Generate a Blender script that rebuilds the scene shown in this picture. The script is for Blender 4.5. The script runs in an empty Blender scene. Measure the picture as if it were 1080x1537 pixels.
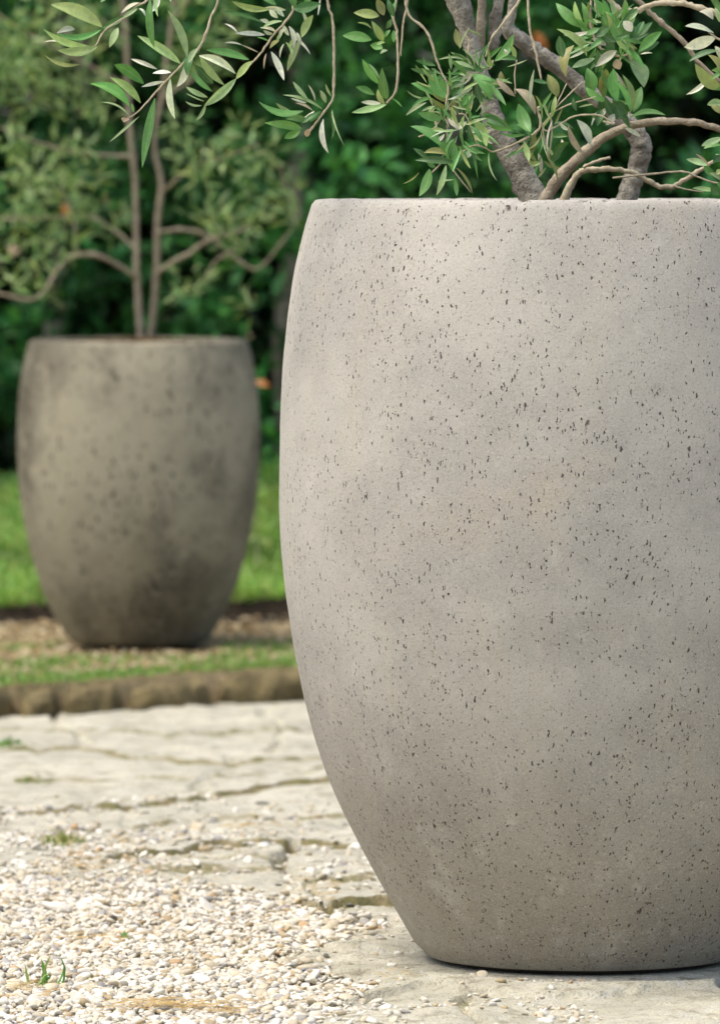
import bpy, math, random
import numpy as np
from mathutils import Vector
rng = np.random.default_rng(7)
random.seed(7)
sc = bpy.context.scene
COL = sc.collection

# ------------------------------------------------------------------ camera, sky, sun, exposure
F = 10000.0          # focal length in photo pixels (photo is 1080 wide)
YH = 265.0           # photo row of the horizon
H = 1.0299           # eye height, metres
cam_d = bpy.data.cameras.new('camera')
cam = bpy.data.objects.new('camera', cam_d); COL.objects.link(cam)
cam.location = (0, 0, H); cam.rotation_euler = (math.radians(90), 0, 0)
cam_d.sensor_fit = 'HORIZONTAL'; cam_d.sensor_width = 36
cam_d.lens = 36 * F / 1080
cam_d.shift_y = -(768.5 - YH) / 1080
cam_d.clip_start = 0.1; cam_d.clip_end = 2000
cam_d.dof.use_dof = True
cam_d.dof.focus_distance = 8.46
cam_d.dof.aperture_fstop = cam_d.lens / 28.0
sc.camera = cam

SUN_EL, SUN_AZ = 66.0, 246.0     # azimuth: compass direction the light comes from (0 = +Y, clockwise)
world = bpy.data.worlds.new("World"); sc.world = world; world.use_nodes = True
wn = world.node_tree.nodes; wl = world.node_tree.links
sky = wn.new('ShaderNodeTexSky'); sky.sky_type = 'NISHITA'; sky.sun_disc = False
sky.sun_elevation = math.radians(SUN_EL); sky.sun_rotation = math.radians(SUN_AZ)
sky.dust_density = 4.0; sky.air_density = 1.0; sky.ozone_density = 1.0
wl.new(sky.outputs[0], wn['Background'].inputs['Color'])
wn['Background'].inputs['Strength'].default_value = 0.14
sun_d = bpy.data.lights.new('sun', 'SUN'); sun_d.energy = 1.5; sun_d.angle = math.radians(28)
sun_d.color = (1.0, 0.95, 0.87)
sun = bpy.data.objects.new('sun', sun_d); COL.objects.link(sun)
az, el = math.radians(SUN_AZ), math.radians(SUN_EL)
sdir = Vector((math.sin(az) * math.cos(el), math.cos(az) * math.cos(el), math.sin(el)))
sun.rotation_euler = (-sdir).to_track_quat('-Z', 'Y').to_euler()
sun.location = (-3, -2, 6)
sc.view_settings.view_transform = 'Standard'; sc.view_settings.look = 'None'
sc.view_settings.gamma = 1.0; sc.view_settings.use_curve_mapping = False
sc.view_settings.exposure = 0.74
sc.render.engine = 'CYCLES'
sc.cycles.use_denoising = True
sc.cycles.max_bounces = 6; sc.cycles.diffuse_bounces = 4; sc.cycles.transmission_bounces = 4
sc.cycles.caustics_reflective = False; sc.cycles.caustics_refractive = False

# ------------------------------------------------------------------ helpers
def P(x, y, D):
    "photo pixel at a given distance -> point in the place"
    return np.array([(x - 540) * D / F, D, H - (y - YH) * D / F])

def G(x, y, z=0.0):
    "photo pixel on the ground of height z -> (X, Y)"
    D = (H - z) * F / (y - YH)
    return np.array([(x - 540) * D / F, D])

def mesh_np(name, V, Fc, mat, parent=None, attrs=None, smooth=True, loc=None):
    V = np.asarray(V, np.float32); Fc = np.asarray(Fc, np.int32)
    me = bpy.data.meshes.new(name)
    n, (m, k) = len(V), Fc.shape
    me.vertices.add(n); me.vertices.foreach_set('co', V.ravel())
    me.loops.add(m * k); me.loops.foreach_set('vertex_index', Fc.ravel())
    me.polygons.add(m); me.polygons.foreach_set('loop_start', np.arange(0, m * k, k, dtype=np.int32))
    me.polygons.foreach_set('use_smooth', np.full(m, smooth))
    for an, arr in (attrs or {}).items():
        arr = np.asarray(arr, np.float32)
        if arr.ndim == 2:
            a = me.attributes.new(an, 'FLOAT_COLOR', 'POINT')
            if arr.shape[1] == 3: arr = np.concatenate([arr, np.ones((len(arr), 1), np.float32)], 1)
            a.data.foreach_set('color', arr.ravel())
        else:
            a = me.attributes.new(an, 'FLOAT', 'POINT'); a.data.foreach_set('value', arr)
    me.update(calc_edges=True); me.validate()
    me.materials.append(mat)
    o = bpy.data.objects.new(name, me); COL.objects.link(o)
    if loc is not None: o.location = loc
    if parent is not None:
        o.parent = parent
    return o

def empty(name, loc, label, cat, group=None):
    o = bpy.data.objects.new(name, None); COL.objects.link(o)
    o.location = loc; o.empty_display_size = 0.1
    tag(o, label, cat, group)
    return o

def tag(o, label=None, cat=None, group=None, kind=None):
    if label: o['label'] = label
    if cat: o['category'] = cat
    if group: o['group'] = group
    if kind: o['kind'] = kind
    return o

def part(name, V, Fc, mat, root, attrs=None, smooth=True, label=None):
    "world-space mesh made a child of root (an Empty with no rotation)"
    base = root
    off = np.array(base.location)
    while base.parent is not None:
        base = base.parent; off = off + np.array(base.location)
    o = mesh_np(name, np.asarray(V) - off, Fc, mat, root, attrs, smooth)
    if label: o['label'] = label
    return o

class Geo:
    "collects pieces of one mesh, all faces of the same size"
    def __init__(s): s.V = []; s.F = []; s.A = {}; s.n = 0
    def add(s, V, Fc, **attrs):
        s.V.append(V); s.F.append(np.asarray(Fc) + s.n); s.n += len(V)
        for k, v in attrs.items(): s.A.setdefault(k, []).append(v)
    def get(s):
        return np.concatenate(s.V), np.concatenate(s.F), {k: np.concatenate(v) for k, v in s.A.items()}

def vnoise(x, y, seed, period=4096):
    r = np.random.default_rng(seed); n = 256
    g = r.random((n, n))
    xi = np.floor(x).astype(int); yi = np.floor(y).astype(int)
    fx = x - xi; fy = y - yi
    fx = fx * fx * (3 - 2 * fx); fy = fy * fy * (3 - 2 * fy)
    a = g[xi % n, yi % n]; b = g[(xi + 1) % n, yi % n]; c = g[xi % n, (yi + 1) % n]; d = g[(xi + 1) % n, (yi + 1) % n]
    return (a * (1 - fx) + b * fx) * (1 - fy) + (c * (1 - fx) + d * fx) * fy

def fbm(x, y, seed, octs=4, gain=0.5):
    s = 0; a = 1; t = 0
    for i in range(octs):
        s = s + a * vnoise(x * 2 ** i + 17.3 * i, y * 2 ** i + 5.1 * i, seed + i); t += a; a *= gain
    return s / t

def sstep(a, b, x):
    t = np.clip((x - a) / (b - a), 0, 1); return t * t * (3 - 2 * t)

def catmull(pts, per=6):
    pts = np.asarray(pts, float)
    if len(pts) == 2: return np.linspace(pts[0], pts[1], per + 1)
    e = np.concatenate([[2 * pts[0] - pts[1]], pts, [2 * pts[-1] - pts[-2]]]); out = []
    for i in range(1, len(e) - 2):
        p0, p1, p2, p3 = e[i - 1:i + 3]
        for t in np.linspace(0, 1, per, endpoint=False):
            out.append(0.5 * (2 * p1 + (p2 - p0) * t + (2 * p0 - 5 * p1 + 4 * p2 - p3) * t * t + (3 * p1 - p0 - 3 * p2 + p3) * t ** 3))
    out.append(pts[-1]); return np.array(out)

def tube(pts, radii, sides=8, per=6, rough=0.08, seed=0):
    "bark-rough tapering tube along a smooth curve; pts (n,3), radii (n)"
    q = catmull(np.concatenate([np.asarray(pts, float), np.asarray(radii, float)[:, None]], 1), per)
    C, R = q[:, :3].copy(), np.maximum(q[:, 3], 2e-4)
    r = np.random.default_rng(seed)
    kn = r.normal(size=(len(C), 3)); C[1:-1] += kn[1:-1] * (R[1:-1] * np.where(R[1:-1] > .005, .05, .16))[:, None]
    R = R * (1 + np.where(R > .005, .035, .09) * r.normal(size=len(C)).clip(-1, 2.2))
    T = np.gradient(C, axis=0); T /= np.linalg.norm(T, axis=1)[:, None] + 1e-12
    u = np.cross(T[0], [0.3, 1, 0.2]); u /= np.linalg.norm(u)
    rings = []
    ph = np.linspace(0, 2 * np.pi, sides, endpoint=False)
    for i in range(len(C)):
        u = u - T[i] * np.dot(u, T[i]); u /= np.linalg.norm(u); v = np.cross(T[i], u)
        rr = R[i] * (1 + rough * r.normal(size=sides))
        rings.append(C[i] + (np.cos(ph) * rr)[:, None] * u + (np.sin(ph) * rr)[:, None] * v)
    for i, s in ((0, 0), (-1, len(C))):
        pass
    rings = [np.repeat(C[:1], sides, 0) - T[0] * R[0] * .3 + (rings[0] - C[0]) * .05] + rings + [np.repeat(C[-1:], sides, 0) + T[-1] * R[-1] * .5 + (rings[-1] - C[-1]) * .05]
    n = len(rings); V = np.concatenate(rings)
    i, j = np.meshgrid(np.arange(n - 1), np.arange(sides), indexing='ij')
    a = i * sides + j; b = i * sides + (j + 1) % sides
    return V, np.stack([a, b, b + sides, a + sides], -1).reshape(-1, 4)

def leaves(p0, p1, w, nrm, bend, fold, cf, cb, nu=7, nv=5, shape=1.0, sick=None):
    "many lanceolate leaves at once; nrm = the way the upper face looks"
    p0 = np.asarray(p0, float); p1 = np.asarray(p1, float); n = len(p0)
    a = p1 - p0; L = np.linalg.norm(a, axis=1)
    s = np.cross(nrm, a); s /= np.linalg.norm(s, axis=1)[:, None] + 1e-12
    nn = np.cross(a, s); nn /= np.linalg.norm(nn, axis=1)[:, None] + 1e-12
    t = np.linspace(0, 1, nu); u = np.linspace(-1, 1, nv)
    prof = np.maximum(np.sin(np.pi * t ** 0.93 * 0.985 + 0.03) ** (shape * .82), 0.07); prof[0] = 0.10; prof[-1] = 0.02
    A = a[:, None, None, :] * t[None, :, None, None]
    half = 0.5 * w[:, None, None] * prof[None, :, None] * u[None, None, :]
    arch = (bend * L)[:, None] * (4 * t * (1 - t))[None, :]
    up = arch[:, :, None] + np.abs(half) * fold[:, None, None]
    V = p0[:, None, None, :] + A + half[..., None] * s[:, None, None, :] + up[..., None] * nn[:, None, None, :]
    if sick is not None: V = V + ((sick * L)[:, None] * (4 * t * (1 - t))[None, :])[:, :, None, None] * s[:, None, None, :]
    V = V.reshape(-1, 3)
    i, j = np.meshgrid(np.arange(nu - 1), np.arange(nv - 1), indexing='ij')
    q = (i * nv + j).ravel()
    fq = np.stack([q, q + nv, q + nv + 1, q + 1], 1)
    Fc = (fq[None] + (np.arange(n) * nu * nv)[:, None, None]).reshape(-1, 4)
    rep = nu * nv
    U = np.tile(np.tile(u, nu), n)
    return V, Fc, dict(cf=np.repeat(cf, rep, 0), cb=np.repeat(cb, rep, 0), u=U)

# ------------------------------------------------------------------ materials
def mat(name):
    m = bpy.data.materials.new(name); m.use_nodes = True
    nt = m.node_tree; nt.nodes.clear()
    out = nt.nodes.new('ShaderNodeOutputMaterial'); b = nt.nodes.new('ShaderNodeBsdfPrincipled')
    nt.links.new(b.outputs[0], out.inputs[0])
    return m, nt, b, out

class N:
    def __init__(s, nt): s.nt = nt
    def new(s, t, **kw):
        n = s.nt.nodes.new(t)
        for k, v in kw.items():
            setattr(n, k, v)
        return n
    def link(s, a, b): s.nt.links.new(a, b)
    def put(s, sock, v):
        if isinstance(v, bpy.types.NodeSocket): s.link(v, sock)
        elif isinstance(v, tuple): sock.default_value = v if len(v) == 4 or sock.type == 'VECTOR' else (*v, 1)
        else: sock.default_value = v
    def math(s, op, a, b=0.0, c=None, clamp=False):
        n = s.new('ShaderNodeMath', operation=op); n.use_clamp = clamp
        s.put(n.inputs[0], a); s.put(n.inputs[1], b)
        if c is not None: s.put(n.inputs[2], c)
        return n.outputs[0]
    def mix(s, f, a, b, blend='MIX'):
        n = s.new('ShaderNodeMix', data_type='RGBA', blend_type=blend)
        s.put(n.inputs[0], f); s.put(n.inputs[6], a); s.put(n.inputs[7], b); return n.outputs[2]
    def coord(s, which='Object', scale=None):
        c = s.new('ShaderNodeTexCoord').outputs[which]
        if scale is None: return c
        m = s.new('ShaderNodeMapping'); m.inputs['Scale'].default_value = scale; s.link(c, m.inputs[0]); return m.outputs[0]
    def noise(s, vec, scale, detail=4, rough=0.55):
        n = s.new('ShaderNodeTexNoise'); s.link(vec, n.inputs['Vector'])
        n.inputs['Scale'].default_value = scale; n.inputs['Detail'].default_value = detail; n.inputs['Roughness'].default_value = rough
        return n.outputs['Fac'], n.outputs['Color']
    def ramp(s, f, a, b, lo=0.0, hi=1.0):
        n = s.new('ShaderNodeMapRange', interpolation_type='SMOOTHSTEP'); s.put(n.inputs[0], f)
        s.put(n.inputs[1], a); s.put(n.inputs[2], b); s.put(n.inputs[3], lo); s.put(n.inputs[4], hi); return n.outputs[0]
    def attr(s, name, out='Color'):
        n = s.new('ShaderNodeAttribute'); n.attribute_name = name; return n.outputs[out]
    def bump(s, h, dist, strength=1.0, prev=None):
        n = s.new('ShaderNodeBump'); s.put(n.inputs['Height'], h); n.inputs['Distance'].default_value = dist
        n.inputs['Strength'].default_value = strength
        if prev is not None: s.link(prev, n.inputs['Normal'])
        return n.outputs[0]

def concrete(name, light, dark, pit_shade, stain, stain_lo, stain_hi, pit_amt=1.0, ps=1.0, low_shade=.66):
    m, nt, b, out = mat(name); k = N(nt)
    co = k.coord()
    big, bigc = k.noise(co, 3.2, 5, 0.6)
    mid, _ = k.noise(co, 14, 5, 0.62)
    fine, _ = k.noise(co, 420, 3, 0.7)
    gran, _ = k.noise(co, 380, 4, 0.7)
    streak, _ = k.noise(k.coord('Object', (1, 1, 0.12)), 16, 4, 0.6)
    col = k.mix(k.ramp(big, .40, .60), light, dark)
    col = k.mix(k.math('MULTIPLY', k.ramp(mid, .48, .75), .5), col, tuple(min(1, c * 1.16) for c in light))
    col = k.mix(k.math('MULTIPLY', k.ramp(streak, .5, .75), .30), col, tuple(c * f for c, f in zip(light, (1.06, 1.0, .88))))
    col = k.mix(k.ramp(big, stain_lo, stain_hi), col, stain)
    # shade of the lower body painted in brown, ragged edge, strongest low down
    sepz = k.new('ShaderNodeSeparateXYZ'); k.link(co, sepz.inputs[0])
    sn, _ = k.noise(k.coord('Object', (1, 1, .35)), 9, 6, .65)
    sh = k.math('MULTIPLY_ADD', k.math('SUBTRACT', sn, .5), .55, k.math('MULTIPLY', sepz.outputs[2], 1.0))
    col = k.mix(k.ramp(sh, .50, -.08, 0, low_shade), col, k.mix(1.0, col, (.50, .45, .37), 'MULTIPLY'))
    bl, _ = k.noise(k.coord('Object', (1, 1, .8)), 8.5, 6, .68)
    col = k.mix(k.ramp(bl, .56, .74, 0, .55), col, tuple(min(1, c * 1.24) for c in light))
    col = k.mix(k.ramp(bl, .42, .24, 0, .45), col, k.mix(1.0, col, (.80, .79, .78), 'MULTIPLY'))
    mot, _ = k.noise(co, 28, 5, .65)
    col = k.mix(k.ramp(mot, .55, .8, 0, .5), col, tuple(c * .74 for c in dark))
    col = k.mix(k.ramp(mot, .44, .25, 0, .5), col, tuple(min(1, c * 1.18) for c in light))
    # sandy grain
    col = k.mix(k.ramp(gran, .50, .72), col, k.mix(1.0, col, (.66, .64, .60), 'MULTIPLY'))
    col = k.mix(k.math('MULTIPLY', k.ramp(fine, .52, .74), .8), col, tuple(min(1, c * 1.22) for c in light))
    # air-bubble pits, two sizes, clustered; the shade inside them is put into the colour
    w = k.new('ShaderNodeVectorMath', operation='MULTIPLY_ADD')
    _, nc = k.noise(co, 220, 2, .5)
    k.link(nc, w.inputs[0]); w.inputs[1].default_value = (.006, .006, .006)
    k.link(k.coord('Object', (1, 1, .42)), w.inputs[2])
    clus, _ = k.noise(co, 6.0, 4, .65)
    pits = None
    for scale, r0, r1, keep, c0 in ((40, .04, .22, .80, .53), (85, .06, .23, .80, .51), (150, .09, .25, .82, .46), (300, .13, .34, .70, .30)):
        scale *= ps
        v = k.new('ShaderNodeTexVoronoi'); k.link(w.outputs[0], v.inputs['Vector']); v.inputs['Scale'].default_value = scale
        sep = k.new('ShaderNodeSeparateColor'); k.link(v.outputs['Color'], sep.inputs[0])
        r = k.math('MULTIPLY', k.ramp(sep.outputs[0], keep, 1.0, 0, 1), k.ramp(clus, c0, c0 + .18))
        r = k.math('MULTIPLY_ADD', r, r1 - r0, k.math('MULTIPLY', k.math('GREATER_THAN', r, .02), r0))
        r = k.math('MULTIPLY', r, pit_amt)
        d = k.math('SUBTRACT', k.math('DIVIDE', v.outputs['Distance'], k.math('MAXIMUM', r, 1e-4)), 1.0)
        p = k.ramp(d, .25, -.55)
        pits = p if pits is None else k.math('MAXIMUM', pits, p)
    col = k.mix(k.math('MULTIPLY', pits, .92), col, pit_shade)
    k.link(col, b.inputs['Base Color'])
    b.inputs['Roughness'].default_value = .88; b.inputs['Specular IOR Level'].default_value = .25
    n1 = k.bump(mid, .004, .5)
    n2 = k.bump(gran, .0006, .8, n1)
    n3 = k.bump(fine, .0006, .6, n2)
    n4 = k.bump(k.math('SUBTRACT', 1.0, pits), .004, 1.0, n3)
    k.link(n4, b.inputs['Normal'])
    return m

def leaf_mat(name, transl=.25, rough=.45, vein=True):
    m, nt, b, out = mat(name); k = N(nt)
    g = k.new('ShaderNodeNewGeometry')
    col = k.mix(g.outputs['Backfacing'], k.attr('cf'), k.attr('cb'))
    if vein:
        au = k.math('ABSOLUTE', k.attr('u', 'Fac'))
        col = k.mix(k.math('MULTIPLY', k.ramp(au, .22, .0), .22), col, (.34, .40, .20))
    n, _ = k.noise(k.coord(), 140, 4)
    col = k.mix(k.ramp(n, .62, .75, 0, .45), col, (.20, .16, .07))
    col = k.mix(k.ramp(n, .30, .60, .5, 0), col, k.mix(1.0, col, (1.5, 1.4, 1.2), 'MULTIPLY'))
    k.link(col, b.inputs['Base Color']); b.inputs['Roughness'].default_value = rough
    b.inputs['Specular IOR Level'].default_value = .4
    tr = k.new('ShaderNodeBsdfTranslucent'); k.link(k.mix(1.0, col, (1.3, 1.35, .7), 'MULTIPLY'), tr.inputs[0])
    mx = k.new('ShaderNodeMixShader'); mx.inputs[0].default_value = transl
    k.link(b.outputs[0], mx.inputs[1]); k.link(tr.outputs[0], mx.inputs[2]); k.link(mx.outputs[0], out.inputs[0])
    return m

def bark(name, c1, c2, scale=60, d=.004):
    m, nt, b, out = mat(name); k = N(nt); co = k.coord()
    n, _ = k.noise(co, scale, 5, .65); n2, _ = k.noise(co, scale * 5, 3, .6)
    col = k.mix(k.ramp(n, .35, .65), c1, c2)
    col = k.mix(k.ramp(n2, .5, .75, 0, .6), col, tuple(c * .45 for c in c2))
    k.link(col, b.inputs['Base Color']); b.inputs['Roughness'].default_value = .85
    b.inputs['Specular IOR Level'].default_value = .2
    k.link(k.bump(n2, d * .5, .8, k.bump(n, d, .8)), b.inputs['Normal'])
    return m

def vcol(name, rough=.8, scale=90, amt=.3, bumpd=.001):
    m, nt, b, out = mat(name); k = N(nt); co = k.coord()
    n, _ = k.noise(co, scale, 4, .6)
    c = k.attr('cf')
    col = k.mix(k.ramp(n, .4, .75, 0, amt), c, k.mix(1.0, c, (.5, .45, .38), 'MULTIPLY'))
    k.link(col, b.inputs['Base Color']); b.inputs['Roughness'].default_value = rough
    b.inputs['Specular IOR Level'].default_value = .3
    k.link(k.bump(n, bumpd, .7), b.inputs['Normal'])
    return m

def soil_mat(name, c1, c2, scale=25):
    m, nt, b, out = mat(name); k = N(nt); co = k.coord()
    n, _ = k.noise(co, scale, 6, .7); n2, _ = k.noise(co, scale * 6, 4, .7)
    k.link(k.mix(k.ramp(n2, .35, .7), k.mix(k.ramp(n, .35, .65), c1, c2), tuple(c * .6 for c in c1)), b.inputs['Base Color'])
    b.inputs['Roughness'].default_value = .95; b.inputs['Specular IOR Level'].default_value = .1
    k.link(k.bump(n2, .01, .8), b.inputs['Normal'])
    return m

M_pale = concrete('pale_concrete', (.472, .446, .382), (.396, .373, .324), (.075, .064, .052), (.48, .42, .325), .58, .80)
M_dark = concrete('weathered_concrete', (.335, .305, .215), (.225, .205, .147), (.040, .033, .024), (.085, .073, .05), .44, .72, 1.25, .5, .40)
M_base_shade, _nt, _b, _o = mat('base_shade'); _b.inputs['Base Color'].default_value = (.02, .018, .015, 1); _b.inputs['Roughness'].default_value = .9  # near-black, stands in for the contact shadow under the planters
_k = N(_nt); _n, _ = _k.noise(_k.coord(), 80); _k.link(_k.mix(_n, (.012, .011, .01), (.035, .03, .025)), _b.inputs['Base Color'])
M_soil = soil_mat('potting_soil', (.20, .13, .06), (.10, .065, .035))
M_bed = soil_mat('bed_soil', (.38, .30, .17), (.26, .20, .11), 12)
M_bed_shade = soil_mat('painted_shade_soil', (.055, .042, .028), (.03, .022, .016), 12)  # soil darkened to carry the shade under the lawn edge
M_leaf = leaf_mat('olive_leaf', .22, .42)
M_leaf2 = leaf_mat('olive_leaf_soft', .25, .5, False)
M_hedge = leaf_mat('hedge_leaf', .18, .5, False)
M_grass = leaf_mat('grass_blade', .3, .5, False)
M_bark = bark('olive_bark', (.46, .425, .34), (.20, .18, .14), 38, .009)
M_bark2 = bark('young_bark', (.44, .37, .265), (.30, .25, .175), 60)
M_twig = bark('olive_twig', (.60, .52, .36), (.42, .36, .23), 120, .001)
M_pebble = vcol('pebble', .7, 130, .35, .0008)
M_litter = vcol('dry_litter', .9, 90, .4)
M_edge = bark('mossy_edging_stone', (.25, .195, .09), (.12, .095, .045), 26, .014)

# ------------------------------------------------------------------ setting: ground, paving, bed
def sheet(name, xs, ys, zf, m, attrs=None, kind='structure'):
    X, Y = np.meshgrid(xs, ys, indexing='ij')
    Z = zf(X, Y); at = {}
    if isinstance(Z, tuple): Z, at = Z
    V = np.stack([X, Y, Z], -1).reshape(-1, 3)
    nx, ny = len(xs), len(ys)
    i, j = np.meshgrid(np.arange(nx - 1), np.arange(ny - 1), indexing='ij')
    a = (i * ny + j).ravel()
    o = mesh_np(name, V, np.stack([a, a + ny, a + ny + 1, a + 1], 1), m, None, {k: v.ravel() for k, v in at.items()})
    return tag(o, kind=kind)

def seg_dist(X, Y, poly, ysc=1.0):
    d = np.full(X.shape, 1e9)
    for (ax, ay), (bx, by) in zip(poly[:-1], poly[1:]):
        vx, vy = bx - ax, by - ay
        t = np.clip(((X - ax) * vx + (Y - ay) * vy) / (vx * vx + vy * vy + 1e-12), 0, 1)
        d = np.minimum(d, np.hypot(X - ax - t * vx, (Y - ay - t * vy) * ysc))
    return d

def inside(X, Y, poly):
    c = np.zeros(X.shape, bool)
    for (ax, ay), (bx, by) in zip(poly, poly[1:] + poly[:1]):
        with np.errstate(divide='ignore', invalid='ignore'):
            c ^= ((ay > Y) != (by > Y)) & (X < (bx - ax) * (Y - ay) / (by - ay + 1e-15) + ax)
    return c

POT1 = np.array([(872 - 540) * 8.795 / F, 8.795])
POT2 = np.array([(208 - 540) * 13.82 / F, 13.82])
def edge_y(x): return 12.93 + .35 * np.tanh((x + .41) / .40)

STEPS = [  # front edges of the slabs: photo pixels on the ground, height of the step (m), how patchy
    ([(-900, 1262), (-300, 1232), (0, 1222), (160, 1209), (250, 1202), (370, 1185), (440, 1176), (900, 1155), (1600, 1140)], .0065, .40),
    ([(150, 1296), (260, 1280), (330, 1268), (440, 1266), (540, 1270), (900, 1264), (1600, 1250)], .0085, .22),
    ([(434, 1322), (560, 1314), (800, 1304)], .005, .3),
    ([(446, 1352), (480, 1369), (612, 1355), (800, 1348), (1300, 1340)], .0105, .1),
    ([(-400, 1140), (120, 1124), (330, 1147), (460, 1141), (900, 1125)], .0055, .45),
    ([(-400, 1104), (0, 1098), (250, 1102), (500, 1093), (900, 1090)], .0045, .5),
    ([(-200, 1172), (100, 1166), (300, 1170), (500, 1158)], .0045, .5),
    ([(60, 1250), (200, 1240), (330, 1228), (560, 1224), (800, 1220)], .005, .45),
    ([(150, 1283), (300, 1286), (425, 1290)], .0045, .35), ([(180, 1308), (320, 1302), (430, 1306)], .005, .35),
    ([(430, 1410), (520, 1402), (640, 1404), (760, 1400)], .004, .4), ([(400, 1428), (520, 1420), (640, 1424)], .0045, .4), ([(440, 1444), (560, 1437), (660, 1440)], .004, .4), ([(450, 1460), (600, 1453), (680, 1456)], .004, .4),
    ([(500, 1502), (560, 1488), (640, 1475), (760, 1484), (900, 1488), (1080, 1474), (1500, 1440)], .007, .2),
    ([(560, 1530), (800, 1522), (1080, 1526), (1400, 1510)], .003, .6),
]
JOINTS = [  # upright joints between slabs: photo pixels, half width, depth
    ([(425, 1268), (428, 1298), (440, 1322)], .010, .016), ([(330, 1140), (300, 1196)], .012, .005), ([(120, 1117), (88, 1066)], .012, .005), ([(400, 1136), (420, 1085), (380, 1060)], .012, .005),
    ([(-100, 1225), (-60, 1300)], .012, .008), ([(210, 1204), (180, 1285)], .008, .003), ([(436, 1318), (458, 1350), (480, 1372)], .010, .012),
    ([(700, 1480), (720, 1545), (735, 1700)], .008, .005), ([(950, 1350), (930, 1260)], .01, .01), ([(1100, 1472), (1150, 1350)], .01, .01),
]
GRAVEL = [tuple(G(x, y)) for x, y in [(-900, 1370), (-300, 1330), (0, 1306), (130, 1318), (250, 1326), (360, 1338), (430, 1348), (478, 1374), (560, 1390), (500, 1404), (440, 1420), (440, 1448), (545, 1474), (515, 1492), (480, 1540), (430, 1640), (300, 1900), (-1500, 1900)]]

def gravel_mask(X, Y):
    sc_ = 1 / .35
    d = seg_dist(X, Y, GRAVEL + GRAVEL[:1], .35)
    s = np.where(inside(X, Y, GRAVEL), d, -d)
    s = s + (fbm(X * 9, Y * 4, 31) - .5) * .10
    return sstep(-.03, .035, s)

def paving_h(X, Y):
    wx = X + (fbm(X * 6, Y * 3, 3) - .5) * .10; wy = Y + (fbm(X * 7, Y * 3, 5) - .5) * .18
    h = (fbm(X * 2.2, Y * 1.6, 11, 3) - .5) * .012
    h += (fbm(X * 8, Y * 9, 13, 4) - .5) * .013
    h += (fbm(X * 28, Y * 30, 15, 4) - .5) * .0075
    h += -np.abs(fbm(X * 5, Y * 7, 19, 4) - .5) * .030          # bedding layers of the limestone
    j = np.zeros(X.shape)
    for pts, w, dep in JOINTS:
        d = seg_dist(wx, wy, [tuple(G(*p)) for p in pts], .6)
        wv = w * (.45 + 1.1 * fbm(X * 14, Y * 7, 23))
        g = sstep(1.25, .55, d / wv) * (.35 + 1.3 * fbm(X * 5, Y * 3, 29))
        h -= 1.5 * dep * np.clip(g, 0, 1.3)
        j = np.maximum(j, np.clip(g, 0, 1) * min(1, dep / .008))
    for q, (pts, rise, patchy) in enumerate(STEPS):
        g2 = np.array([G(*p) for p in pts]); o_ = np.argsort(g2[:, 0]); gx, gy = g2[o_, 0], g2[o_, 1]
        yj = np.interp(X, gx, gy) + (fbm(X * 9, X * 0 + q, 50 + q) - .5) * .07 + (vnoise(X * 45, X * 0 + q, 80 + q) - .5) * .018
        amp = rise * sstep(gx[0] - .03, gx[0] + .03, X) * sstep(gx[-1] + .03, gx[-1] - .03, X)
        amp = amp * (sstep(patchy - .22, patchy + .12, fbm(X * 7 + q * 3.3, X * 0 + 7.7, 120 + q) + .12) * .8 + .2 * (1 - patchy))
        sd = Y - yj
        h = h + amp * sstep(-.004, .007, sd) * np.exp(-np.clip(sd, 0, 9) / .22) - .45 * amp * sstep(-.12, -.01, sd) * (sd < .004)
        j = np.maximum(j, sstep(-.045, -.012, sd) * sstep(.016, .004, sd) * np.clip(amp / .006, 0, 1) * (.35 if q >= 10 else 1.0))
    gm = gravel_mask(X, Y)
    h = h - gm * .012
    r = np.hypot(X - POT1[0], Y - POT1[1])
    k = sstep(.34, .24, r)
    h = h * (1 - k) + np.minimum(h, -.002) * k
    h = np.where(r < .23, -.002, h)
    h = h - .06 * sstep(-.02, .15, Y - edge_y(X))
    return h, j, gm

M_pav, nt, b, out = mat('limestone'); k = N(nt); co = k.coord()
n1, _ = k.noise(k.coord('Object', (1, .8, 1)), 5, 6, .62); n2, _ = k.noise(k.coord('Object', (.8, 1, 1)), 30, 6, .7); n3, _ = k.noise(co, 240, 4, .65)
col = k.mix(k.ramp(n1, .35, .65), (.68, .635, .485), (.53, .50, .375))
col = k.mix(k.ramp(n2, .50, .66, 0, .85), col, (.33, .295, .205))
col = k.mix(k.ramp(n3, .50, .70, 0, .75), col, (.27, .25, .195))
col = k.mix(k.ramp(n2, .30, .48, .6, 0), col, (.64, .625, .56))
moss = k.mix(k.ramp(n2, .40, .62), (.30, .245, .13), (.215, .20, .085))
col = k.mix(k.ramp(k.math('MULTIPLY_ADD', k.math('SUBTRACT', n2, .5), 1.0, k.attr('joint', 'Fac')), .40, .95), col, moss)
col = k.mix(k.math('MULTIPLY', k.attr('gravel', 'Fac'), .8), col, k.mix(n3, (.46, .40, .28), (.24, .20, .13)))
k.link(col, b.inputs['Base Color']); b.inputs['Roughness'].default_value = .9; b.inputs['Specular IOR Level'].default_value = .2
k.link(k.bump(n3, .004, 1.0, k.bump(n2, .014, .8)), b.inputs['Normal'])

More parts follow.
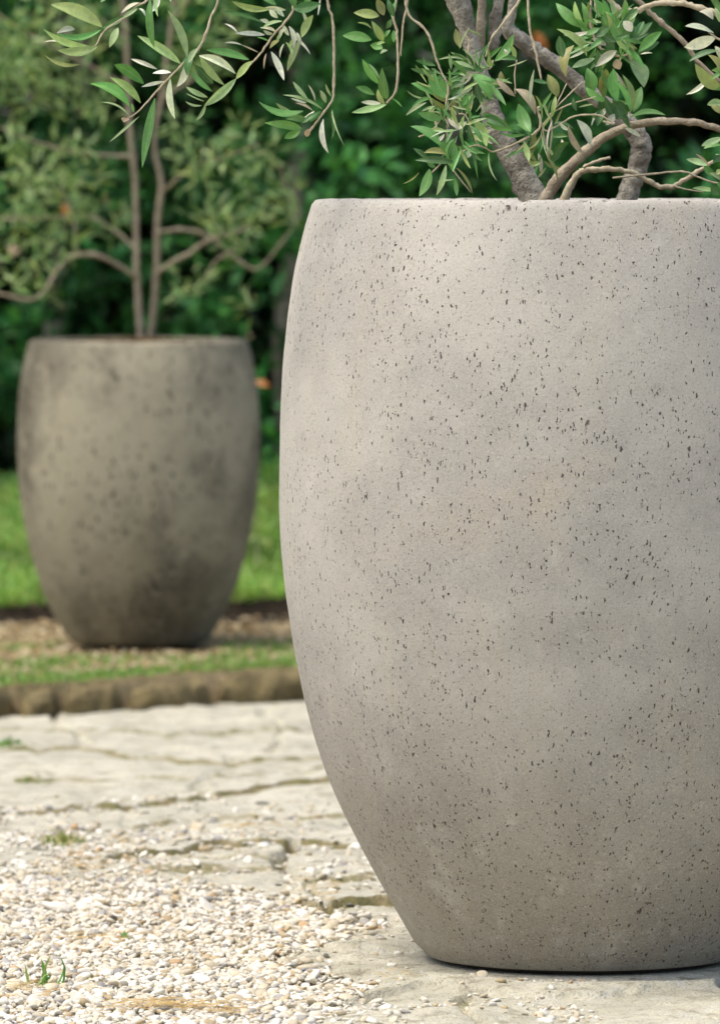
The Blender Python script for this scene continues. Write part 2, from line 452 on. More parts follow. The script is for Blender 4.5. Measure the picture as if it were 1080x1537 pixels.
tag(sheet('ground', np.linspace(-200, 200, 9), np.linspace(-100, 300, 9), lambda X, Y: X * 0 - .16, M_bed), kind='structure')
xs = np.concatenate([np.linspace(-6, -1.05, 50, endpoint=False), np.linspace(-1.05, 1.05, 520, endpoint=False), np.linspace(1.05, 6, 50)])
ys = np.concatenate([np.linspace(2, 7.6, 60, endpoint=False), np.linspace(7.6, 13.7, 1050)])
def pav(X, Y):
    h, j, g = paving_h(X, Y); return h, dict(joint=j, gravel=g)
sheet('paving', xs, ys, pav, M_pav)

# raised bed behind the edging (soil, in shade of the hedges further back)
BED_Z = .06
xs = np.linspace(-6, 6, 260); ts = np.concatenate([np.linspace(0, 1.8, 80, endpoint=False), np.linspace(1.8, 18, 60)])
X, T = np.meshgrid(xs, ts, indexing='ij'); Y = edge_y(X) + .06 + T
Z = BED_Z - .012 + (fbm(X * 6, Y * 5, 41) - .5) * .014 - .10 * (T == 0)
a = (np.arange(len(xs) - 1)[:, None] * len(ts) + np.arange(len(ts) - 1)).ravel()
o = mesh_np('flower_bed', np.stack([X, Y, Z], -1).reshape(-1, 3), np.stack([a, a + len(ts), a + len(ts) + 1, a + 1], 1), M_bed); tag(o, kind='structure')

# ------------------------------------------------------------------ planters
def lathe(prof, seg, cx, cy, z0, wob=0, seed=1, lip=False):
    prof = np.asarray(prof, float)
    ph = np.linspace(0, 2 * np.pi, seg, endpoint=False)
    R, PH = np.meshgrid(prof[:, 0], ph, indexing='ij'); Zz = np.repeat(prof[:, 1:2], seg, 1)
    if wob:
        R = R + wob * (fbm(PH * 6 / np.pi * 2, Zz * 12, seed, 3) - .5) * np.where(R > .02, 1, 0) * sstep(0, 1, np.minimum(PH, 2 * np.pi - PH) * 3)
    if wob and lip:
        zt = prof[:, 1].max(); k_ = sstep(zt - .012, zt - .002, Zz)
        ch = (fbm(PH * 22, PH * 0 + 3, seed + 5, 3) - .5) * .0012 - .0028 * sstep(.80, .92, vnoise(PH * 26, PH * 0 + 9, seed + 9))
        Zz = Zz + k_ * ch
    V = np.stack([cx + R * np.cos(PH), cy + R * np.sin(PH), z0 + Zz], -1).reshape(-1, 3)
    n = len(prof); i, j = np.meshgrid(np.arange(n - 1), np.arange(seg), indexing='ij')
    a = i * seg + j; b2 = i * seg + (j + 1) % seg
    return V, np.stack([a, b2, b2 + seg, a + seg], -1).reshape(-1, 4)

def planter(name, center, z0, cx, ybase, rows, scale, m, label, soil_drop, wall):
    root = empty(name, (center[0], center[1], z0), label, 'planter')
    rr = np.array([((ybase - y) / scale, (r if r > 0 else 0) / scale) for y, r in rows])   # (height, radius)
    rr = rr[np.argsort(rr[:, 0])]
    shade_ring = .0045
    zz = np.linspace(rr[0, 0], rr[-1, 0], 150)
    q = catmull(np.stack([rr[:, 1], rr[:, 0]], 1), 14)                  # radius, height
    rad = np.interp(zz, q[:, 1], q[:, 0])
    base_r, top_r, top_z = rad[0], rad[-1], zz[-1]
    bev = .006
    outer = [(base_r - .018, shade_ring), (base_r - .0035, shade_ring + .0003), (base_r - .0008, shade_ring + .0018), (base_r + .0006, shade_ring + .005)] + [(r, z) for r, z in zip(rad, zz) if shade_ring + .010 < z < top_z - bev]
    lip = [(top_r - .0008, top_z - bev * .55), (top_r - .0025, top_z - bev * .15), (top_r - .006, top_z), (top_r - wall * .5, top_z + .0006), (top_r - wall + .006, top_z), (top_r - wall + .001, top_z - .004)]
    inner = [(np.interp(z, zz, rad) - wall, z) for z in np.linspace(top_z - .02, top_z - soil_drop - .12, 8)]
    V, Fc = lathe(outer + lip + inner, 480, center[0], center[1], z0, .0028, 61, True)
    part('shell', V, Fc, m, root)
    V, Fc = lathe([(0.001, 0), (base_r - .016, 0), (base_r - .012, .002), (base_r - .012, shade_ring + .004), (0.001, shade_ring + .004)], 96, center[0], center[1], z0)
    part('shade_ring', V, Fc, M_base_shade, root)  # added dark ring, drawn as the shadow line below the shell
    si = np.interp(top_z - soil_drop, zz, rad) - wall + .003
    pr = [(0.001, top_z - soil_drop + .012)] + [(si * t, top_z - soil_drop + .012 * (1 - t)) for t in np.linspace(.1, 1, 12)]
    V, Fc = lathe(pr, 72, center[0], center[1], z0, .02, 71)
    part('soil', V, Fc, M_soil, root)
    return root

S1 = F / 8.795
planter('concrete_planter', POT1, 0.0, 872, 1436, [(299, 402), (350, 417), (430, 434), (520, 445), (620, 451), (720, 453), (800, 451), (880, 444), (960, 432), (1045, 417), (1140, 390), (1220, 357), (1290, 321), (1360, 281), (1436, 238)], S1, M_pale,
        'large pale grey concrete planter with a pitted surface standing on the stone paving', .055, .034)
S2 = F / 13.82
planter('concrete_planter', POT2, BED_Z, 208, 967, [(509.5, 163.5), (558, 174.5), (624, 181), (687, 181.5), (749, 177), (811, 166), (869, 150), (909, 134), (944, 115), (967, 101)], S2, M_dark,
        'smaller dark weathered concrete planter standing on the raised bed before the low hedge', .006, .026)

# ------------------------------------------------------------------ olive tree in the large planter
KIND = {'g': ((.100, .245, .065), (.36, .42, .28)), 'd': ((.055, .14, .042), (.25, .31, .21)), 'y': ((.25, .34, .12), (.40, .42, .25)),
        'l': ((.27, .38, .18), (.40, .44, .30)), 's': ((.44, .47, .35), (.06, .15, .06)), 'w': ((.62, .63, .53), (.06, .15, .06)),
        'o': ((.22, .235, .085), (.35, .32, .18)), 't': ((.34, .27, .19), (.36, .30, .2)), 'b': ((.115, .28, .075), (.36, .42, .28))}
def leaf_geo(rows, tr, D, seed, spread=.06):
    r = np.random.default_rng(seed); ox, oy, s = tr
    p0, p1, w, nr, be, fo, cf, cb = [], [], [], [], [], [], [], []
    for (x0, y0, x1, y1, ww, kd) in rows:
        d0 = D + r.uniform(-spread, spread) * .5
        a = P(ox + x0 / s, oy + y0 / s, d0); b_ = P(ox + x1 / s, oy + y1 / s, d0)
        L = np.linalg.norm(b_ - a)
        b_ = b_ + (b_ - np.array([0, 0, H])) / d0 * r.uniform(-.6, .35) * L
        p0.append(a); p1.append(b_); w.append(ww / s * d0 / F * .92)
        nr.append([r.uniform(-.8, .6), -1, r.uniform(-.2, 1.3)])
        be.append(r.uniform(-.16, .20)); fo.append(r.uniform(.1, .65))
        c, c2 = KIND[kd]; f = r.uniform(.8, 1.2)
        cf.append(np.array(c) * f * 1.15 * r.uniform(.92, 1.08, 3)); cb.append(np.array(c2) * f)
    if not p0: return None
    return leaves(p0, p1, np.array(w), np.array(nr), np.array(be), np.array(fo), np.array(cf), np.array(cb), 10, 5, 1.0, r.uniform(-.10, .10, len(p0)))

def parse(t):
    out = []
    for l in t.strip().split(';'):
        v = l.split()
        if len(v) == 6: out.append((*map(float, v[:5]), v[5]))
    return out

def auto_leaves(poly, step, L, W, kinds, seed):
    "leaf pairs along a photo-pixel polyline"
    r = np.random.default_rng(seed); q = catmull(np.array(poly, float), 20)
    s = np.concatenate([[0], np.cumsum(np.hypot(*np.diff(q, axis=0).T))]); rows = []
    t = step * .5
    while t < s[-1]:
        x, y = np.interp(t, s, q[:, 0]), np.interp(t, s, q[:, 1])
        i = min(np.searchsorted(s, t), len(q) - 1); dx, dy = q[i] - q[i - 1]; an = math.atan2(dy, dx)
        for sg in (-1, 1):
            a = an + sg * r.uniform(.4, 1.25); l = L * r.uniform(.6, 1.15)
            rows.append((x, y, x + l * math.cos(a), y + l * math.sin(a) , W * r.uniform(.5, 1.15), r.choice(list(kinds))))
        t += step * r.uniform(.7, 1.3)
    return rows

def blob_rows(cx, cy, rx, ry, n, L, W, kinds, seed):
    r = np.random.default_rng(seed); rows = []
    for _ in range(n):
        a = r.uniform(0, 6.283); q = r.random() ** .6
        x = cx + rx * q * math.cos(a) * .7; y = cy + ry * q * math.sin(a) * .7
        b_ = a + r.normal() * .7; l = L * r.uniform(.5, 1.2)
        rows.append((x, y, x + l * math.cos(b_), y + l * math.sin(b_), W * r.uniform(.5, 1.2), r.choice(list(kinds))))
    return rows
TREE_D = 8.78
tree = empty('olive_tree', (POT1[0], POT1[1], .95), 'olive tree with crooked grey trunks and narrow leaves growing in the large pale planter', 'tree')
def limb(name, pts, D, m, root, sides=9, seed=0, label=None, rough=.06, per=6):
    "pts: (x, y, width) in photo pixels; D a number or a list"
    Ds = D if hasattr(D, '__len__') else [D] * len(pts)
    C = [P(x, y, d) for (x, y, w), d in zip(pts, Ds)]; R = [w * (.72 if root.name.endswith('1') else 1) * d / F / 2 for (x, y, w), d in zip(pts, Ds)]
    V, Fc = tube(C, R, sides, per, rough, seed)
    return part(name, V, Fc, m, root, label=label)

limb('trunk', [(812, 352, 48), (800, 297, 44), (769, 237, 38), (746, 195, 33), (730, 140, 28), (712, 85, 25), (699, 40, 27), (688, 0, 36), (672, -60, 34), (655, -180, 28), (652, -330, 22), (660, -480, 14)], 8.82, M_bark, tree, 14, 1)
limb('trunk', [(925, 350, 40), (942, 294, 33), (957, 250, 32), (962, 222, 32), (950, 194, 30), (915, 162, 26), (876, 133, 24), (842, 104, 24), (807, 78, 24), (782, 60, 24), (762, 42, 22), (768, 15, 14), (775, -60, 14), (790, -200, 11), (800, -340, 7)], 8.90, M_bark, tree, 14, 2)
limb('branch', [(740, 75, 14), (742, 50, 20), (744, 26, 18), (749, 0, 15), (760, -80, 14), (745, -220, 12), (760, -360, 8)], 8.87, M_bark, tree, 10, 3)
limb('branch', [(720, 110, 10), (721, 48, 14), (723, 0, 13), (728, -90, 12), (715, -240, 8)], 8.86, M_bark2, tree, 10, 4)
limb('branch', [(806, 330, 22), (821, 294, 20), (841, 264, 18), (875, 231, 16), (904, 207, 14.5), (935, 192, 13), (966, 184, 12), (1007, 181, 11), (1046, 185, 10.5), (1080, 193, 10), (1140, 215, 9), (1220, 250, 6)], 8.72, M_bark2, tree, 10, 5)
limb('branch', [(838, 330, 16), (849, 293, 14), (862, 268, 11), (872, 257, 10), (893, 254, 9), (917, 253, 8), (945, 257, 8), (971, 270, 8), (992, 281, 8), (1015, 277, 8), (1040, 262, 7), (1059, 249, 6), (1095, 225, 4)], 8.69, M_twig, tree, 8, 6)
limb('branch', [(945, -12, 9), (976, 18, 9), (1002, 41, 8), (1028, 65, 8), (1050, 95, 7), (1090, 130, 6)], 8.72, M_bark2, tree, 8, 7)
limb('branch', [(900, -20, 9), (930, 15, 9), (958, 14, 9), (981, 5, 9), (1015, 4, 9), (1046, 10, 9), (1080, 24, 9), (1150, 70, 8)], 8.68, M_twig, tree, 8, 8)

def twig(pts, D, leaf_sets, seed, extra=(), w=None, m=None):
    g = Geo(); g.add(*limb_geo(pts, D, seed))
    for e in extra: g.add(*limb_geo(e, D, seed + 5))
    V, Fc, _ = g.get()
    t = part('twig', V, Fc, m or M_twig, tree)
    lg = Geo()
    for rows, tr in leaf_sets:
        r = leaf_geo(rows, tr, D - .012, seed + 11)
        if r: lg.add(r[0], r[1], **r[2])
    if lg.n:
        V, Fc, A = lg.get()
        o = mesh_np('foliage', V - np.array(tree.location), Fc, M_leaf, t, A)
    return t
def limb_geo(pts, D, seed):
    C = [P(p[0], p[1], D) for p in pts]; R = [p[2] * .80 * D / F / 2 for p in pts]
    return tube(C, R, 7, 6, .14, seed)

T1 = (40, 0, 4.154); T2 = (260, 0, 4.154); T3 = (500, 0, 5.4); T4 = (600, 0, 4.5); T5 = (800, 0, 3.857); PX = (0, 0, 1)
# long twig hanging at the left, its leaves read off the photograph
twig([(655, -190, 12), (560, -270, 9), (450, -250, 8), (360, -130, 6), (327, 0, 5), (318, 22, 5), (306, 58, 5), (296, 75, 5), (282, 87, 5), (257, 113, 4), (230, 142, 3.5), (206, 168, 3), (187, 179, 3)], 8.60,
     [(parse('''960 395 690 220 62 l; 1000 355 878 60 62 l; 815 430 650 365 30 w; 900 450 785 455 45 w; 860 505 715 540 25 w; 895 490 925 740 48 w;
       995 385 935 540 62 s; 730 520 545 400 75 g; 710 640 520 480 58 y; 640 660 395 520 88 g; 640 720 460 635 22 l; 700 725 515 885 22 l; 800 610 720 1045 78 b;
       1030 330 1000 470 60 d; 1060 300 1010 390 40 l; 620 750 590 735 30 t; 640 740 600 760 22 t; 670 700 655 640 26 g'''), T1),
      (parse('''160 345 390 460 55 s; 165 350 320 530 62 y; 130 400 250 520 62 d; 110 440 245 570 42 g; 80 540 215 605 36 l; 80 580 195 630 16 l; 75 630 180 655 22 l'''), T2),
      (auto_leaves([(560, -270), (450, -250), (360, -130), (335, -30)], 34, 52, 14, 'ggdls', 5), PX)], 21)
twig([(360, -130, 5), (270, -70, 5), (232, -20, 4.5), (219, 2, 4), (205, 8, 4), (189, 24, 3.5), (158, 44, 3), (146, 64, 3), (140, 72, 2)], 8.56,
     [(parse('''470 165 150 25 98 y; 460 185 190 205 52 g; 300 180 185 205 40 s; 620 100 470 175 48 d; 700 15 590 80 46 s; 690 50 600 110 30 l; 570 170 515 295 56 l;
       440 290 190 310 84 y; 400 290 105 180 62 y; 330 300 105 260 15 w; 330 400 110 340 42 o; 830 -10 785 70 42 w; 700 50 740 100 22 w; 770 -10 795 295 64 b; 480 0 420 -60 40 l; 460 10 520 -50 36 g'''), T1),
      (auto_leaves([(360, -130), (270, -70), (232, -25)], 30, 50, 13, 'ggly', 6), PX)], 22)
twig([(450, -250, 7), (405, -120, 5), (425, -30, 4.5), (440, 10, 4.5), (426, 34, 4.5), (409, 53, 4), (400, 67, 4), (388, 83, 3.5), (375, 97, 3)], 8.63,
     [(parse('''490 380 390 490 68 y; 390 490 190 660 62 l; 200 650 140 750 26 l; 470 370 205 310 62 g; 530 325 420 275 13 t; 430 280 318 265 13 w; 570 215 385 205 36 w; 400 200 318 145 18 w;
       560 140 305 68 28 d; 600 55 365 5 48 y; 610 320 690 500 52 w; 660 250 600 300 40 o; 720 160 745 300 42 s; 750 230 855 340 18 w; 800 230 870 90 58 y; 795 240 710 440 46 l;
       830 180 800 60 26 s; 700 260 740 350 26 l; 690 270 665 360 18 s; 580 330 565 430 13 t; 680 130 550 180 32 l; 690 100 630 40 38 w; 700 60 560 50 34 s; 750 50 920 20 84 d; 915 -20 900 95 18 w;
       640 30 540 -20 50 g; 760 40 700 -40 60 g; 620 210 560 185 26 s; 640 200 540 170 22 w; 680 150 720 220 34 s; 820 30 880 -30 60 g; 600 150 540 120 30 w; 650 110 600 60 40 s; 700 170 660 230 30 s; 770 200 800 280 30 s; 680 200 640 260 24 l; 740 240 720 290 26 y; 600 260 520 230 16 g'''), T2),
      (auto_leaves([(440, -220), (405, -120), (425, -40)], 30, 50, 13, 'ggls', 7), PX)], 23)
twig([(540, -262, 6), (490, -110, 5), (491, 0, 5), (499, 26, 5.5), (501, 72, 5.5), (501, 115, 5), (499, 147, 4.5), (491, 161, 4.5), (477, 180, 4), (460, 203, 5)], 8.62,
     [(parse('''810 690 530 630 78 g; 800 740 640 640 40 l; 800 800 570 765 62 b; 790 810 690 860 52 g; 880 690 800 745 20 w; 840 760 700 740 46 g; 840 620 745 505 34 l; 885 630 840 525 16 s;
       930 680 680 590 28 l; 830 640 730 610 30 s; 950 640 915 560 42 l; 985 600 950 520 22 l; 935 740 968 955 40 w; 975 690 985 870 26 d; 990 680 1065 910 13 l; 900 700 800 770 46 d; 920 690 850 760 36 g; 830 850 850 800 40 t; 870 690 760 640 20 t'''), T2)], 24)
twig([(655, -150, 8), (600, -110, 6), (594, 0, 4.5), (590, 22, 4.5), (594, 42, 5), (596, 61, 5), (597, 104, 5), (595, 130, 4.5), (590, 143, 4), (580, 154, 4)], 8.58,
     [(parse('''370 125 165 100 92 y; 410 120 350 -10 105 o; 310 320 75 285 98 b; 400 390 300 360 82 g; 405 330 310 165 72 y; 440 405 380 435 42 l; 310 230 195 180 42 y; 490 340 490 240 40 g; 470 150 430 230 50 d; 460 240 420 300 40 g;
       370 680 235 475 78 b; 375 650 280 510 28 l; 430 800 395 545 94 g; 335 765 180 700 72 g; 415 840 360 720 58 y; 385 835 225 825 44 s; 430 845 150 910 78 l; 470 790 555 865 13 g; 490 130 440 -10 62 d; 470 140 510 0 40 g; 350 360 420 340 30 y'''), T3)], 25,
     extra=[[(606, -60, 4), (611, 0, 4), (605, 32, 4), (603, 56, 3.5), (601, 83, 3)]])
twig([(640, -120, 6), (612, -50, 5), (610, 14, 4.5), (637, 43, 5), (648, 65, 5), (654, 87, 4.5), (662, 108, 4), (672, 130, 4), (668, 160, 4), (658, 180, 3)], 8.57,
     [(parse('''330 660 190 510 114 g; 322 690 190 560 42 y; 230 640 75 560 74 g; 250 490 70 460 42 d; 240 440 105 405 38 d; 315 730 210 660 46 o; 375 745 340 680 42 o; 290 800 120 760 64 g;
       290 995 70 850 84 g; 330 640 380 560 60 d; 320 520 240 530 40 d; 300 540 190 530 50 d; 340 600 430 560 44 d; 260 400 440 402 20 l; 330 360 345 470 26 l; 420 440 350 500 40 d; 330 790 390 870 54 s; 300 860 220 800 50 d'''), T4),
      (blob_rows(665, 145, 45, 50, 34, 32, 6.5, 'gbgsyldl', 101), PX)], 26,
     extra=[[(681, 148, 2.5), (665, 172, 3), (648, 196, 3), (628, 205, 2.5)], [(672, 172, 3), (671, 190, 3.5), (671, 210, 3)]])
twig([(700, 50, 4), (698, 52, 5), (703, 62, 5), (703, 84, 4), (710, 92, 4), (720, 100, 3.5), (735, 102, 3), (740, 90, 3)], 8.60,
     [(parse('''490 500 610 675 116 b; 620 570 715 710 48 g; 490 440 400 580 54 s; 640 410 765 228 80 b; 612 450 590 300 22 y; 625 445 600 380 42 y; 410 320 375 190 54 o; 400 330 470 180 14 l; 560 240 460 190 16 l; 
       650 530 780 650 48 t; 780 600 915 775 74 t; 740 300 775 410 44 y; 790 400 680 400 44 d; 540 470 440 350 30 d; 560 490 480 420 44 d; 520 560 560 690 60 d; 610 680 520 620 50 d; 680 480 720 560 50 o; 720 370 700 330 26 w; 500 480 380 420 38 d; 460 420 360 350 44 d; 720 450 860 400 16 l; 600 290 510 350 14 d'''), T4),
      (blob_rows(718, 115, 40, 45, 40, 32, 6.5, 'gbgsyldl', 102), PX)], 27,
     extra=[[(775, 90, 2.5), (772, 110, 3), (773, 140, 2.5)], [(782, -5, 5), (760, 28, 5), (738, 56, 4), (728, 85, 3)], [(790, -20, 5), (795, 44, 5), (803, 75, 5), (812, 120, 4)]])
twig([(811, 160, 4), (807, 164, 5), (811, 184, 5), (804, 198, 4.5), (778, 213, 4), (742, 227, 3.5), (729, 222, 3), (715, 213, 3), (700, 175, 3), (688, 170, 2.5)], 8.56,
     [(parse('''420 710 480 640 62 b; 560 765 755 880 94 b; 550 790 720 860 60 d; 500 800 585 990 74 y; 430 800 425 985 24 l; 460 850 505 965 42 d; 375 880 450 820 54 s; 455 1065 490 1000 42 s; 480 850 560 960 40 g;
       310 1040 160 1030 50 o; 360 950 345 1145 96 b; 310 1020 290 950 60 g; 380 1100 100 1080 58 d; 200 1140 130 1325 90 b; 310 1115 245 1320 46 l; 190 1070 90 1000 52 d; 370 1200 385 1320 42 g; 255 1225 370 1212 18 l; 240 1130 180 1060 50 g; 380 1130 490 1310 22 o;
       600 1030 655 1220 14 l; 500 1040 525 1210 18 g; 130 1160 20 1240 12 o; 420 980 520 1060 12 l; 300 1180 290 1260 20 t'''), T4),
      (blob_rows(690, 195, 45, 45, 44, 32, 6.5, 'gbgsyldw', 103), (0, 0, 1))], 28,
     extra=[[(729, 222, 3), (710, 218, 3), (690, 230, 3), (668, 240, 3), (645, 262, 3)], [(668, 240, 3), (685, 262, 3), (706, 288, 2.5)]])
twig([(905, 182, 4), (921, 185, 4), (903, 174, 3.5), (890, 172, 3.5), (862, 174, 3.5), (838, 187, 3.5), (818, 196, 3), (808, 172, 3)], 8.58,
     [(parse('''1065 650 995 500 88 o; 800 700 880 890 94 g; 880 690 907 465 26 s; 910 900 880 1055 54 o; 920 1085 830 960 46 y; 950 870 1000 1065 13 l; 1030 810 1000 1050 15 w; 1010 1090 1085 1000 54 d; 930 1200 985 1130 20 o; 840 960 870 1090 46 y; 960 1110 860 1085 46 o; 1000 560 890 540 46 d'''), T4),
      (parse('''330 840 250 690 62 s; 120 910 205 820 48 d; 290 890 200 720 42 t; 90 680 60 570 18 l; 60 930 160 970 24 o; 40 940 -20 960 30 y; 250 640 230 560 30 d; 350 600 260 620 12 l'''), T5),
      (blob_rows(815, 200, 45, 55, 26, 34, 7, 'gdgsyo', 104), PX)], 29,
     extra=[[(812, 190, 3), (826, 172, 3), (838, 150, 2.5), (850, 125, 2)], [(822, 172, 3), (850, 158, 3), (893, 145, 2.5)], [(826, 175, 3), (828, 200, 3.5), (823, 235, 3)], [(830, 165, 2.5), (855, 140, 2.5), (874, 122, 2)], [(819, 180, 3), (815, 200, 3), (826, 240, 3)]])
twig([(905, -70, 6), (890, -20, 5), (885, 30, 5), (893, 60, 5), (905, 75, 4.5), (930, 84, 4.5), (944, 80, 4), (947, 92, 4)], 8.60,
     [(parse('''290 160 130 15 74 b; 290 140 240 5 38 y; 305 150 280 10 44 g; 350 185 320 5 80 o; 375 100 350 -15 64 g; 545 305 410 70 104 b; 500 150 440 -10 34 l; 510 110 530 -10 44 y; 520 130 600 45 64 d; 570 180 520 120 62 s;
       585 255 690 125 74 d; 610 295 742 180 64 b; 600 310 730 240 46 d; 620 312 690 305 15 w; 560 350 640 505 106 l; 560 345 580 275 46 t; 310 325 135 165 64 y; 320 300 210 200 64 l; 235 260 190 445 76 o; 355 335 225 390 48 l;
       170 330 150 205 64 d; 480 290 360 385 62 s; 500 300 370 300 42 d; 480 340 500 400 62 t; 360 210 440 150 60 d; 470 280 400 220 64 d; 480 240 380 170 56 d; 420 260 340 220 50 s; 430 330 350 310 50 d; 540 230 590 150 60 d; 600 200 640 120 50 d; 450 200 390 100 40 g; 330 220 270 150 40 g'''), T5),
      (blob_rows(915, 55, 50, 50, 50, 36, 9, 'dbggsbyl', 105), PX)], 30)
twig([(960, 186, 4), (945, 184, 5), (938, 178, 5), (930, 172, 4), (925, 162, 3)], 8.66,
     [(parse('''410 570 420 395 66 o; 485 585 465 395 76 b; 555 660 515 430 58 y; 580 650 625 500 76 g; 315 565 310 390 84 g; 555 685 765 665 54 b; 400 665 385 560 62 d; 490 690 415 560 64 d; 460 690 330 660 40 g; 520 690 480 600 50 d; 440 600 500 640 24 t; 540 690 460 570 46 d; 470 700 390 690 36 g; 560 640 480 470 40 g; 530 740 620 790 40 s'''), T5),
      (blob_rows(922, 150, 38, 32, 16, 36, 11, 'dggsy', 106), PX)], 31)
twig([(1140, 30, 6), (1110, 70, 5), (1082, 60, 4), (1066, 50, 4), (1062, 42, 3)], 8.62,
     [(parse('''1045 190 878 150 90 s; 1055 215 873 272 80 s; 1040 110 960 65 64 s; 1070 290 900 355 44 d; 1095 515 935 365 80 y; 1100 520 960 420 60 b; 1010 450 885 545 32 w; 1095 440 1010 315 74 o; 1085 340 1050 265 54 s; 1100 600 1005 605 54 l; 1100 660 1025 605 50 o; 1090 130 1050 40 40 l; 1120 380 1060 420 60 g; 1080 60 1020 -20 40 g'''), T5),
      (auto_leaves([(1150, 20), (1120, 70), (1100, 110)], 20, 45, 14, 'gygls', 8), PX)], 32)
twig([(919, 267, 4), (955, 263, 4), (1007, 258, 4), (1028, 258, 4), (1054, 268, 3.5), (1080, 275, 3.5), (1130, 270, 3)], 8.66,
     [(parse('''1095 795 972 845 66 l; 1090 840 985 860 40 g; 1005 955 885 920 44 l; 1020 960 940 890 20 t; 1060 1105 920 1088 44 l; 1045 1015 985 950 48 g; 1095 940 1055 890 50 g; 1075 1125 1030 1070 54 g; 1090 1040 1020 1000 44 l; 1100 1100 1060 1060 60 g; 1090 900 1040 940 50 d; 1090 980 1060 1010 40 y'''), T5)], 33,
     extra=[[(875, 251, 6), (888, 244, 6), (901, 240, 6), (915, 236, 6)], [(1010, 279, 4), (1030, 284, 3), (1055, 288, 2.5)]])
# the crown carries on above the frame
for i, (pts, D) in enumerate([([(655, -300, 9), (600, -400, 6), (520, -470, 4)], 8.75), ([(652, -330, 9), (720, -430, 6), (760, -520, 4)], 8.9), ([(790, -200, 8), (880, -260, 6), (960, -290, 4)], 8.95), ([(800, -340, 7), (850, -430, 5), (930, -470, 3)], 8.8),
                              ([(760, -360, 7), (740, -450, 5), (700, -540, 3)], 8.95), ([(775, -60, 8), (860, -120, 6), (905, -70, 5)], 8.7), ([(790, -200, 8), (900, -180, 7), (1020, -120, 6), (1140, 30, 5)], 8.72), ([(715, -240, 8), (670, -330, 6), (620, -330, 4)], 9.0), ([(660, -480, 8), (640, -560, 5), (590, -620, 3)], 8.8)]):
    twig(pts, D, [(auto_leaves([p[:2] for p in pts], 46, 50, 13, 'ggdlsy', 50 + i), PX)], 60 + i)

# ------------------------------------------------------------------ slender olive in the small planter
tree2 = empty('olive_tree', (POT2[0], POT2[1], BED_Z + .6), 'slender olive tree with two thin stems and sage leaves growing in the small dark planter', 'tree')
D2 = 13.82
limb('trunk', [(214, 525, 18), (211, 502, 16), (207, 450, 14), (205, 400, 13), (204, 333, 12), (202, 267, 12), (196, 209, 12), (191, 133, 11), (189, 60, 10), (180, -60, 9), (190, -250, 6), (180, -420, 3)], D2, M_bark2, tree2, 10, 81)
limb('trunk', [(223, 525, 18), (227, 502, 15), (232, 450, 14), (235, 400, 14), (236, 333, 13), (242, 276, 12), (231, 213, 9), (242, 147, 9), (253, 67, 9), (262, 0, 9), (280, -140, 7), (270, -320, 4)], D2 + .05, M_bark2, tree2, 10, 82)
B2 = [([(204, 418, 9), (198, 411, 9), (169, 393, 9), (142, 382, 9), (111, 384, 9), (89, 400, 9), (67, 436, 8), (44, 449, 7), (0, 440, 5), (-60, 420, 4)], -.08),
      ([(204, 375, 7), (196, 367, 7), (178, 351, 6), (133, 324, 6), (67, 327, 6), (0, 327, 5), (-80, 310, 4)], .10),
      ([(236, 410, 9), (242, 404, 9), (284, 378, 9), (320, 356, 8), (345, 350, 6), (375, 340, 4)], -.1),
      ([(236, 348, 8), (240, 347, 8), (275, 344, 8), (307, 351, 7), (338, 373, 7), (382, 404, 6), (418, 369, 5), (449, 320, 5), (431, 289, 4), (420, 250, 3)], .02),
      ([(308, 425, 4), (311, 413, 5), (324, 391, 5), (350, 375, 5)], -.02),
      ([(198, 235, 8), (150, 232, 6), (120, 228, 5), (60, 215, 4), (0, 190, 3)], -.05),
      ([(191, 130, 6), (120, 90, 5), (50, 55, 4), (-20, 10, 3)], .1), ([(242, 147, 6), (300, 110, 5), (340, 70, 4)], .06),
      ([(240, 290, 6), (290, 250, 5), (340, 235, 4), (390, 215, 3)], -.12), ([(115, 384, 5), (113, 350, 5), (108, 320, 4), (90, 280, 3)], 0),
      ([(190, 60, 6), (130, 10, 5), (80, -60, 4)], -.1), ([(258, 30, 6), (310, -40, 5), (360, -120, 3)], -.05), ([(180, -60, 6), (100, -160, 4), (60, -260, 3)], .05), ([(280, -140, 5), (350, -240, 4), (390, -330, 3)], .1), ([(190, -200, 5), (230, -330, 4), (250, -430, 3)], 0)]
CL2 = {0: [(20, 412, 26, 22), (60, 400, 26, 22), (100, 372, 30, 22), (60, 440, 14, 10)], 1: [(30, 300, 38, 34), (70, 285, 36, 34), (130, 310, 34, 26), (20, 340, 30, 28), (175, 340, 18, 22), (60, 355, 36, 24)],
       2: [(345, 345, 34, 26), (375, 330, 24, 24), (310, 325, 30, 20)], 3: [(430, 290, 22, 30), (440, 330, 12, 14), (385, 290, 30, 36), (355, 385, 14, 10), (400, 240, 22, 28)],
       4: [(285, 425, 34, 22), (372, 450, 12, 26), (280, 440, 22, 14)], 5: [(100, 225, 34, 28), (40, 260, 34, 30), (130, 265, 24, 18), (20, 210, 26, 24)], 6: [(30, 60, 55, 45), (90, 110, 46, 38), (140, 150, 40, 34), (60, 140, 40, 30), (0, 100, 40, 40)],
       7: [(300, 110, 34, 30), (340, 60, 30, 30), (290, 60, 30, 34)], 8: [(300, 260, 36, 26), (350, 235, 30, 26), (280, 230, 26, 26), (365, 200, 18, 26), (265, 190, 16, 22)], 9: [(105, 330, 28, 20), (95, 285, 24, 24)],
       10: [(90, 10, 50, 40), (140, 50, 40, 34), (80, -60, 60, 50)], 11: [(320, -30, 40, 40), (270, -10, 30, 30), (360, -110, 50, 50)], 12: [(60, -230, 70, 60)], 13: [(380, -300, 60, 60)], 14: [(240, -400, 70, 60)]}
